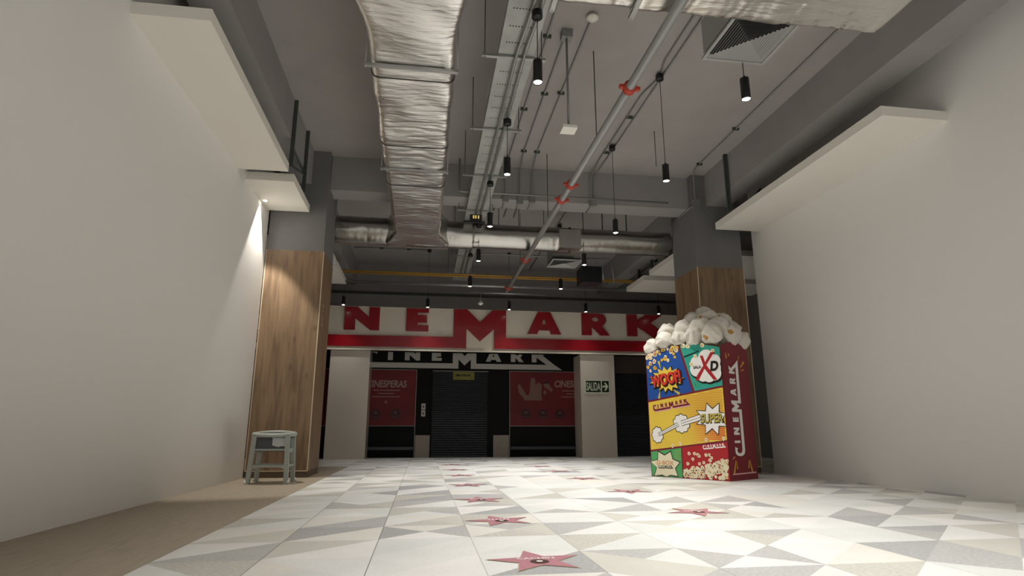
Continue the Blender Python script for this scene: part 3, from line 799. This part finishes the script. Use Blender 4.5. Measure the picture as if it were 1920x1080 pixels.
for (x, y, r), lb in zip([(2.40, 5.25, 26), (2.43, 7.1, 24), (2.40, 9.05, 18), (2.37, 10.7, 10), (2.35, 12.2, 12)], SR):
    star(x, y, r, lb)

# ------------------------------------------------------------------ popcorn display
Cc = Vector((4.31, 8.227, 0)); Lc = Vector((3.583, 9.356, 0))
du = (Cc-Lc).normalized(); W = (Cc-Lc).length
nf = Vector((-du.y, du.x, 0))
if nf.dot(Vector((-1, -1, 0))) < 0: nf = -nf           # outward normal of the front
dv = -nf; Dp = .78                                      # depth direction along the side
def ff(u, w_, n): return Lc + du*u + nf*n + Vector((0, 0, w_))
def fs(v, w_, n): return Cc + dv*v + du*n + Vector((0, 0, w_))
def arch(L, e, m_, n=14): return [(L*k/n, e+(m_-e)*math.sin(PI*k/n)**.8 if 0 < k < n else e) for k in range(n+1)]
pop = thing('popcorn_box_display', tuple(Cc*.5+Lc*.5+dv*Dp*.5), 'giant comic-style popcorn box display by the right column', 'display')
A_f = arch(W, 1.885, 2.0); A_s = arch(Dp, 1.90, 2.0)
PC = dict(maroon='#7c1426', blue='#1c50a0', teal='#2fa591', yellow='#eccb4a', orange='#d8862a', green='#4ea862', cream='#ebe2c2', red='#b01a22', black='#14120f', white='#f6f3ee', lred='#e0482e', pink='#e8b7b8', gold='#dca53a', olive='#c7b44c', dred='#6a1020', kern='#f1e8c4')
PK = list(PC); PM = [mat('print_'+k, v, .45) for k, v in PC.items()]
ix = {k: i for i, k in enumerate(PK)}
b = MB(); body = [(0, 0)] + [(W, 0)] + A_f[::-1]
b.poly(body, [], ff, -.006, .006, ix['maroon'])
side = [(0, 0), (Dp, 0)] + A_s[::-1]
b.poly(side, [], fs, -.006, .006, ix['maroon'])
# back and far side walls, inner floor below the popcorn
ffb = lambda u, w_, n: ff(W-u, w_, -Dp-n); fsb = lambda v, w_, n: fs(Dp-v, w_, -W-n)
b.poly(body, [], ffb, -.006, .006, ix['maroon']); b.poly(side, [], fsb, -.006, .006, ix['maroon'])
b.add([ff(0, 1.82, 0), ff(W, 1.82, 0), ff(W, 1.82, -Dp), ff(0, 1.82, -Dp)], [(0, 1, 2, 3)], ix['cream'])
b.build('box_body', PM, pop)

rnd = random.Random(5)
def blob(cx, cz, r, n=9, j=.25, seed=0, sx=1.0):
    rr = random.Random(seed)
    return [(cx+sx*r*(1+j*(rr.random()*2-1))*math.cos(2*PI*k/n), cz+r*(1+j*(rr.random()*2-1))*math.sin(2*PI*k/n)) for k in range(n)]
def lobes(cx, cz, rx, rz, n=8, amp=.16, per=6):
    o = []
    for k in range(n*per):
        a = 2*PI*k/(n*per); s_ = 1+amp*abs(math.sin(n*a/2))
        o.append((cx+rx*s_*math.cos(a), cz+rz*s_*math.sin(a)))
    return o
def burst(cx, cz, rx, rz, n=14, inner=.72, seed=1, rot=0):
    rr = random.Random(seed); o = []
    for k in range(2*n):
        a = PI*k/n+rot; s_ = (1.0+.12*rr.random()) if k % 2 == 0 else inner*(.94+.1*rr.random())
        o.append((cx+rx*s_*math.cos(a), cz+rz*s_*math.sin(a)))
    return o
def clip_u(p): return [(min(max(x, .004), W-.004), z) for x, z in p]
l1, l2, l3, l4, l5, l6 = .002, .004, .006, .008, .010, .012
art = MB()
def topz(u):
    t = min(max(u/W, 0), 1); return 1.885+.115*math.sin(PI*t)**.8
# panels
NA = [(u, topz(u)-.004) for u in [x*.06 for x in range(0, 11)]]
blue = [(.012, 1.165), (.825, 1.268), (.62, topz(.62)-.004)] + [(max(.012, p[0]), p[1]) for p in NA[::-1]]
art.poly(blue, [], ff, l1, 0, ix['blue'])
NB = [(u, topz(u)-.004) for u in [.655, .72, .8, .88, .96, 1.04, 1.12, 1.2, 1.27, 1.33]]
art.poly([(.865, 1.275), (W-.012, 1.335)] + NB[::-1], [], ff, l1, 0, ix['teal'])
Yp = [(.012, .40), (W-.012, .565), (W-.012, 1.305), (.012, 1.135)]
art.poly(Yp, [], ff, l1, 0, ix['yellow'])
art.poly([(.012, .008), (.56, .008), (.565, .44), (.012, .37)], [], ff, l1, 0, ix['green'])
art.poly([(.585, .008), (W-.012, .008), (W-.012, .535), (.585, .445)], [], ff, l1, 0, ix['red'])
# halftone dots growing to the lower right
for i in range(52):
    for j in range(34):
        u = .03+i*.0255+(.01275 if j % 2 else 0); z = .42+j*.0255
        zl = .40+.125*u; zh = 1.135+.129*u
        if z < zl+.015 or z > zh-.015 or u > W-.03: continue
        g = (u/W)*1.1 - .25 + .25*math.sin(u*5+z*3)
        r = .004+.0085*max(0, min(1, g))
        if g < -.02: continue
        art.poly([(u+r*math.cos(k*PI/3), z+r*math.sin(k*PI/3)) for k in range(6)], [], ff, l2-.001, 0, ix['orange'] if (u < .8 or z > .85) else ix['lred'])
# popcorn specks over the blue panel
rb = random.Random(11)
for k in range(64):
    u = rb.uniform(.03, .80); t_ = rb.random()**1.9; z = topz(u)-.03-t_*.42
    if u > .62+.0*(1) and u > .62+(2.0-z)*.29-.02: continue
    if ((u-.37)/.3)**2+((z-1.49)/.2)**2 < 1: continue
    r = rb.uniform(.020, .036)
    art.poly(blob(u, z, r+.004, 8, .25, k), [], ff, l2, 0, ix['dred']); art.poly(blob(u, z, r, 8, .3, k), [], ff, l3, 0, ix['kern' if k % 3 else 'yellow'])
    art.poly(blob(u, z, r*.35, 6, .2, k), [], ff, l4, 0, ix['gold' if k % 2 else 'lred'])
# streaks round the WOOF burst
for (a, c) in (((.25, 1.78), (.29, 1.63)), ((.22, 1.19), (.25, 1.33)), ((.60, 1.245), (.46, 1.335))):
    A = Vector(a); B_ = Vector(c); p = Vector((-(B_-A).y, (B_-A).x)).normalized()*.022
    art.poly([tuple(A+p), tuple(A-p), tuple(B_)], [], ff, l2, 0, ix['olive'])
art.poly(burst(.385, 1.465, .315, .215, 15, .74, 2), [], ff, l2, 0, ix['black'])
art.poly(burst(.378, 1.482, .285, .19, 15, .74, 2), [], ff, l3, 0, ix['yellow'])
text2d('WOOF!')
fw = lambda u, w_, n: ff(.37+(u-.37)*math.cos(.13)-(w_-1.48)*math.sin(.13), 1.48+(u-.37)*math.sin(.13)+(w_-1.48)*math.cos(.13), n)
art.text('WOOF!', fw, .115, 1.385, .655, 1.555, l4, ix['black'], off=.10)
art.text('WOOF!', fw, .105, 1.40, .64, 1.57, l5, ix['red'], off=.055)
art.text('WOOF!', fw, .098, 1.408, .633, 1.578, l6, ix['lred'], off=.02)
# teal panel: cloud with SALA XD
rt = random.Random(3)
for k in range(9):
    u = .70+k*.07; z = 1.40+.1*math.sin(k*2.1)
    art.poly([(u, 1.32+.05*(u-.7)+.02), (u+.02, 1.36+.05*k/9), (u-.03, z)] if k > 2 else [(.88, 1.33), (.90, 1.36), (.88, 1.40)], [], ff, l2-.001, 0, ix['green'])
CL = [(.93, 1.60, .115), (.92, 1.70, .09), (1.03, 1.52, .115), (1.10, 1.74, .14), (1.13, 1.50, .11), (1.20, 1.60, .13), (1.22, 1.52, .11), (1.24, 1.70, .095)]
for x, z, r in CL: art.poly(clip_u([(x+.012+(r+.014)*math.cos(k*PI/10), z-.02+(r+.012)*math.sin(k*PI/10)) for k in range(20)]), [], ff, l2, 0, ix['black'])
for i, (x, z, r) in enumerate(CL + [(1.08, 1.62, .15)]): art.poly(clip_u([(x+r*math.cos(k*PI/10), z+r*math.sin(k*PI/10)) for k in range(20)]), [], ff, l3+i*.0002, 0, ix['white'])
art.text('SALA', ff, .875, 1.605, 1.01, 1.65, l5, ix['black'], off=.03)
art.poly([(1.00, 1.80), (1.05, 1.79), (1.09, 1.66), (1.26, 1.42), (1.20, 1.42), (1.06, 1.60)], [], ff, l5, 0, ix['red'])
art.poly([(1.26, 1.83), (1.22, 1.80), (1.10, 1.65), (.95, 1.43), (.90, 1.42), (.93, 1.50), (1.06, 1.66), (1.18, 1.83)], [], ff, l5+.0005, 0, ix['red'])
art.text('D', ff, 1.155, 1.55, 1.285, 1.70, l6, ix['black'], off=.05, shear=.15)
art.text('experience', lambda u, w_, n: ff(u, w_+.16*(u-.74), n), .74, 1.80, 1.0, 1.835, l4, ix['black'], off=.02) if False else None
art.poly([(.72, 1.79), (.98, 1.86), (.98, 1.875), (.72, 1.81)], [], ff, l3, 0, ix['black'])
for u, z, s_ in ((.92, 1.79, 1), (.80, 1.96, 2), (1.22, 1.85, 3), (.85, 1.68, 4), (.72, 1.97, 5), (1.05, 1.95, 6)):
    art.poly(blob(u, z, .036, 8, .3, s_), [], ff, l4, 0, ix['kern']); art.poly(blob(u, z, .014, 6, .3, s_), [], ff, l5, 0, ix['gold'])
# slanted wordmark on the yellow panel
def wm(frame, x0, z0, wid, ang, hs=1.0):
    s_ = wid/12.15; ca, sa = math.cos(ang), math.sin(ang)
    def g(u, w_, n):
        a = (u+4.7)*s_; c = (w_-2.83)*s_*hs; return frame(x0+a*ca-c*sa, z0+a*sa+c*ca, n)
    return g
wordmark(art, wm(ff, .115, .975, .68, .125, 1.7), 0, ix['pink'], l2)
wordmark(art, wm(ff, .105, .99, .68, .125, 1.7), 0, ix['maroon'], l3)
wordmark(art, wm(ff, .94, .425, .37, .10, 1.9), 0, ix['white'], l2)
wordmark(art, wm(ff, .14, .125, .27, .03, 2.0), 0, ix['black'], l4)
# cloud-puff punches with SUPER burst
def rod(a, c, r, lay=l3):
    A = Vector(a); B_ = Vector(c); p = Vector((-(B_-A).y, (B_-A).x)).normalized()
    art.poly([tuple(A+p*(r+.008)), tuple(A-p*(r+.008)), tuple(B_-p*(r+.014)), tuple(B_+p*(r+.014))], [], ff, lay, 0, ix['black'])
    art.poly([tuple(A+p*r), tuple(A-p*r), tuple(B_-p*(r+.006)), tuple(B_+p*(r+.006))], [], ff, lay+.001, 0, ix['white'])
    art.poly([tuple(A+p*.003), tuple(A-p*.003), tuple(B_-p*.003), tuple(B_+p*.003)], [], ff, lay+.0015, 0, ix['black'])
for (x, z, rx, rz, n_) in ((.155, .63, .10, .115, 9), (.60, .80, .135, .13, 10)):
    art.poly(lobes(x, z, rx, rz, n_), [], ff, l2, 0, ix['black']); art.poly(lobes(x, z, rx-.011, rz-.011, n_), [], ff, l3-.001, 0, ix['white'])
rod((.17, .63), (.55, .79), .018); rod((.60, .80), (.98, .90), .032)
art.poly(clip_u(burst(1.13, .865, .265, .245, 8, .64, 4, .3)), [], ff, l4, 0, ix['black'])
art.poly(clip_u(burst(1.13, .865, .245, .225, 8, .62, 4, .3)), [], ff, l5, 0, ix['white'])
text2d('SUPER')
fq = lambda u, w_, n: ff(u, w_+.03*(u-1.1), n)
art.text('SUPER', fq, .945, .805, 1.30, .925, l6, ix['black'], off=.07); art.text('SUPER', fq, .943, .812, 1.297, .932, l6+.0015, ix['olive'], off=.02)
# green corner with cream burst and D-BOX
art.poly(clip_u([(x, max(.01, z)) for x, z in burst(.27, .17, .275, .25, 7, .66, 8, .25)]), [], ff, l2, 0, ix['black'])
art.poly(clip_u([(x, max(.01, z)) for x, z in burst(.27, .17, .255, .225, 7, .66, 8, .25)]), [], ff, l3, 0, ix['cream'])
art.text('D-BOX', ff, .12, .185, .42, .245, l5, ix['orange'], off=.0)
for k in range(5): art.poly([(.44+.0*k, .27+.03*k), (.56, .28+.03*k), (.56, .285+.03*k), (.44, .275+.03*k)], [], ff, l2-.0005, 0, ix['olive'])
# popcorn heap on the red corner
for k in range(150):
    u = rb.uniform(.60, W-.035); hgt = .10+.20*((u-.58)/.76)**.8; z = rb.uniform(.025, hgt)
    r = rb.uniform(.018, .034)
    art.poly([(x, max(.008, z2)) for x, z2 in blob(u, z, r, 7, .3, k)], [], ff, l2+.00002*k, 0, ix['kern' if k % 5 else 'cream'])
    if k % 3 == 0: art.poly(blob(u+.01, z, r*.4, 5, .3, k), [], ff, l4+.003, 0, ix['gold' if k % 2 else 'dred'])
for k in range(16):
    u = rb.uniform(.62, W-.06); z = rb.uniform(.20, .40)
    art.poly(blob(u, z, .026, 8, .3, k), [], ff, l3, 0, ix['kern']); art.poly(blob(u, z, .009, 5, .3, k), [], ff, l4, 0, ix['red'])
for u, z in ((.42, .47), (.56, .50), (1.0, .565), (1.28, .585)):
    art.poly(blob(u, z, .032, 8, .3, 7), [], ff, l4, 0, ix['kern']); art.poly(blob(u, z, .012, 6, .3, 7), [], ff, l5, 0, ix['orange'])
art.build('front_artwork', PM, pop)
# side artwork
sa = MB()
def gs(u, w_, n):        # wordmark turned to read upwards
    s_ = 1.40/12.15; a = (u+4.7)*s_; c = (w_-2.83)*s_*2.3
    return fs(.455-c, .335+a, n)
wordmark(sa, gs, 0, ix['white'], l2)
for (a, c, wd) in (((.10, .10), (.17, .28), .02), ((.20, .16), (.18, .27), .014), ((.10, .305), (.16, .335), .012), ((.52, .16), (.54, .27), .018), ((.62, .10), (.56, .28), .022), ((.64, 1.72), (.52, 1.62), .022), ((.62, 1.60), (.52, 1.575), .012), ((.50, 1.80), (.47, 1.70), .01), ((.14, 1.74), (.12, 1.82), .02), ((.22, 1.78), (.20, 1.82), .016)):
    A = Vector(a); B_ = Vector(c); p = Vector((-(B_-A).y, (B_-A).x)).normalized()*wd
    sa.poly([tuple(A+p), tuple(A-p), tuple(B_-p*.3), tuple(B_+p*.3)], [], fs, l2, 0, ix['gold'])
sa.poly([(.06, .085), (Dp-.06, .085), (Dp-.06, .105), (.06, .10)], [], fs, l2, 0, ix['pink'])
sa.build('side_artwork', PM, pop)

# the popped kernels heaped on top
M_kern = mat('popcorn_white', '#dcd6ca', .75, bump=.25, bscale=6)
M_kbr = mat('popcorn_hull', '#b98a3c', .6)
def kernel_mesh(seed):
    rr = random.Random(seed); bm = bmesh.new()
    bmesh.ops.create_icosphere(bm, subdivisions=4, radius=1)
    def rv(): return Vector((rr.gauss(0, 1), rr.gauss(0, 1), rr.gauss(0, 1))).normalized()
    lobes_ = []
    for _ in range(3):
        c = rv(); lobes_.append([(( rv()*.8+c*.5).normalized(), rr.uniform(.50, .85)) for _ in range(8)])
    dip = Vector((rr.uniform(-.7, .7), rr.uniform(-1, -.4), rr.uniform(-.3, .5))).normalized()
    for v in bm.verts:
        d = v.co.normalized(); r = .3
        for L_ in lobes_:
            rl = 1.15
            for nn, h in L_:
                k = d.dot(nn)
                if k > .05: rl = min(rl, h/k)
            r = max(r, rl*.96 if rl < 1.15 else .82)
        r = min(r, 1.12)
        r += .05*noise.noise(d*2.6+Vector((seed, 0, 0))) + .02*noise.noise(d*7)
        dd = d.dot(dip)
        if dd > .93: r -= .22*(dd-.93)/.07
        v.co = d*r
    for _ in range(2): bmesh.ops.smooth_vert(bm, verts=bm.verts, factor=.5, use_axis_x=True, use_axis_y=True, use_axis_z=True)
    me = bpy.data.meshes.new('popcorn_kernel'); bm.to_mesh(me); bm.free()
    me.materials.append(M_kern); me.materials.append(M_kbr)
    for p in me.polygons:
        p.use_smooth = True
        if Vector(p.center).normalized().dot(dip) > .965: p.material_index = 1
    return me
KM = [kernel_mesh(s_) for s_ in (1, 2, 3, 4, 5, 6)]
rk = random.Random(21); o0 = O3(pop); cnt = 0
def place_kernel(u, v, z, s_):
    global cnt
    o = bpy.data.objects.new('popcorn_kernel', KM[cnt % 6]); COL.objects.link(o); o.parent = pop
    p = ff(u, z+(.035 if z < 2.12 else 0), -(v+.05)); o.location = p-o0; o.scale = (s_*1.14, s_*1.10, s_*1.14)
    o.rotation_euler = (rk.uniform(-.6, .6), rk.uniform(-.6, .6), rk.uniform(0, 6.28)); cnt += 1
for (u, v, z, s_) in [
    (.08, .06, 2.00, .15), (.34, .04, 2.06, .16), (.62, .02, 2.06, .13), (.88, .02, 2.07, .16), (1.16, .05, 2.08, .17), (1.27, .36, 2.08, .17), (1.28, .66, 2.05, .16),
    (.16, .34, 2.08, .16), (.30, .18, 2.23, .17), (.62, .16, 2.24, .17), (.94, .14, 2.25, .17), (1.16, .24, 2.24, .17), (1.20, .55, 2.24, .16),
    (.14, .60, 2.05, .15), (.42, .48, 2.30, .17), (.66, .40, 2.40, .17), (.92, .36, 2.40, .17), (1.06, .56, 2.36, .16), (.38, .66, 2.14, .16), (.66, .66, 2.28, .17), (.92, .66, 2.28, .17),
    (.80, .48, 2.50, .15)]:
    place_kernel(u, v, z, s_)

# ------------------------------------------------------------------ high chair
hx, hy = -2.02, 8.93
hc = thing('high_chair', (hx, hy, 0), 'grey plastic restaurant high chair standing before the left column', 'high chair')
def prism(mb, a, c, wa, wc, m=0):        # tapered square bar from a to c
    vs = []
    for (p, w_) in ((a, wa), (c, wc)):
        for sx, sy in ((-1, -1), (1, -1), (1, 1), (-1, 1)): vs.append((p[0]+sx*w_[0]/2, p[1]+sy*w_[1]/2, p[2]))
    mb.add(vs, [(3, 2, 1, 0), (4, 5, 6, 7), (0, 1, 5, 4), (1, 2, 6, 5), (2, 3, 7, 6), (3, 0, 4, 7)], m)
for sx in (-1, 1):
    for sy in (-1, 1):
        b = MB(); prism(b, (hx+sx*.245, hy+sy*.215, .0), (hx+sx*.215, hy+sy*.18, .625), (.055, .05), (.06, .055)); lg = b.build('leg', M_plast, hc)
        b = MB(); b.lathe((hx+sx*.275+0, hy+sy*.235, .028), [(0, -.02), (.018, -.018), (.028, 0), (.018, .018), (0, .02)], 12, axis='X'); tag(b.build('foot_wheel', M_whitep, lg), 'white foot wheel')
for sy in (-1, 1):
    b = MB(); b.box(hx-.235, hx+.235, hy+sy*.205-.012, hy+sy*.205+.012, .215, .245)
    for sx in (-1, 1):
        vs = [(hx+sx*.235, .215), (hx+sx*.235, .13), (hx+sx*.215, .18), (hx+sx*.17, .208), (hx+sx*.12, .215)]
        b.poly(vs, [], lambda u, w_, n: Vector((u, hy+sy*.205-n, w_)), -.012, .024)
    b.build('stretcher', M_plast, hc)
for sx in (-1, 1):
    b = MB(); b.box(hx+sx*.235-.012, hx+sx*.235+.012, hy-.2, hy+.2, .215, .245); b.build('stretcher', M_plast, hc)
b = MB(); b.box(hx-.215, hx+.215, hy-.205, hy-.18, .43, .455); b.box(hx-.225, hx-.20, hy-.18, hy+.19, .40, .455); b.box(hx+.20, hx+.225, hy-.18, hy+.19, .40, .455); b.build('seat_rail', M_plast, hc)
b = MB(); b.box(hx-.20, hx+.20, hy-.17, hy+.18, .42, .45); b.box(hx-.20, hx+.20, hy-.178, hy-.17, .45, .60); b.box(hx-.20, hx+.20, hy+.17, hy+.185, .45, .63); b.build('seat', M_plastd, hc)
b = MB(); b.poly([(hx+.02, .50), (hx+.10, .478), (hx+.14, .49), (hx+.19, .485), (hx+.19, .60), (hx+.02, .60)], [], lambda u, w_, n: Vector((u, hy-.181-n, w_)), 0, .002); b.build('paper_label', M_label, hc)
b = MB(); n = 40; ro, ri = .30, .22
vs = []
for k in range(n):
    a = 2*PI*k/n; ca, sa_ = math.cos(a), math.sin(a)
    for (r, z) in ((ro, .655), (ro+.008, .675), (ro-.005, .70), (ri+.02, .708), (ri, .69), (ri, .655)):
        vs.append((hx+ca*r*.97, hy+sa_*r*.88, z-.03+sa_*.02))
fs_ = [(k*6+i, ((k+1) % n)*6+i, ((k+1) % n)*6+(i+1) % 6, k*6+(i+1) % 6) for k in range(n) for i in range(6)]
b.add(vs, fs_, 0, True); b.build('top_rim', M_plast, hc)
b = MB(); b.box(hx-.22, hx+.22, hy-.20, hy-.19, .60, .63); b.box(hx-.225, hx-.215, hy-.2, hy+.18, .59, .63); b.box(hx+.215, hx+.225, hy-.2, hy+.18, .59, .63); b.build('apron', M_plastd, hc)
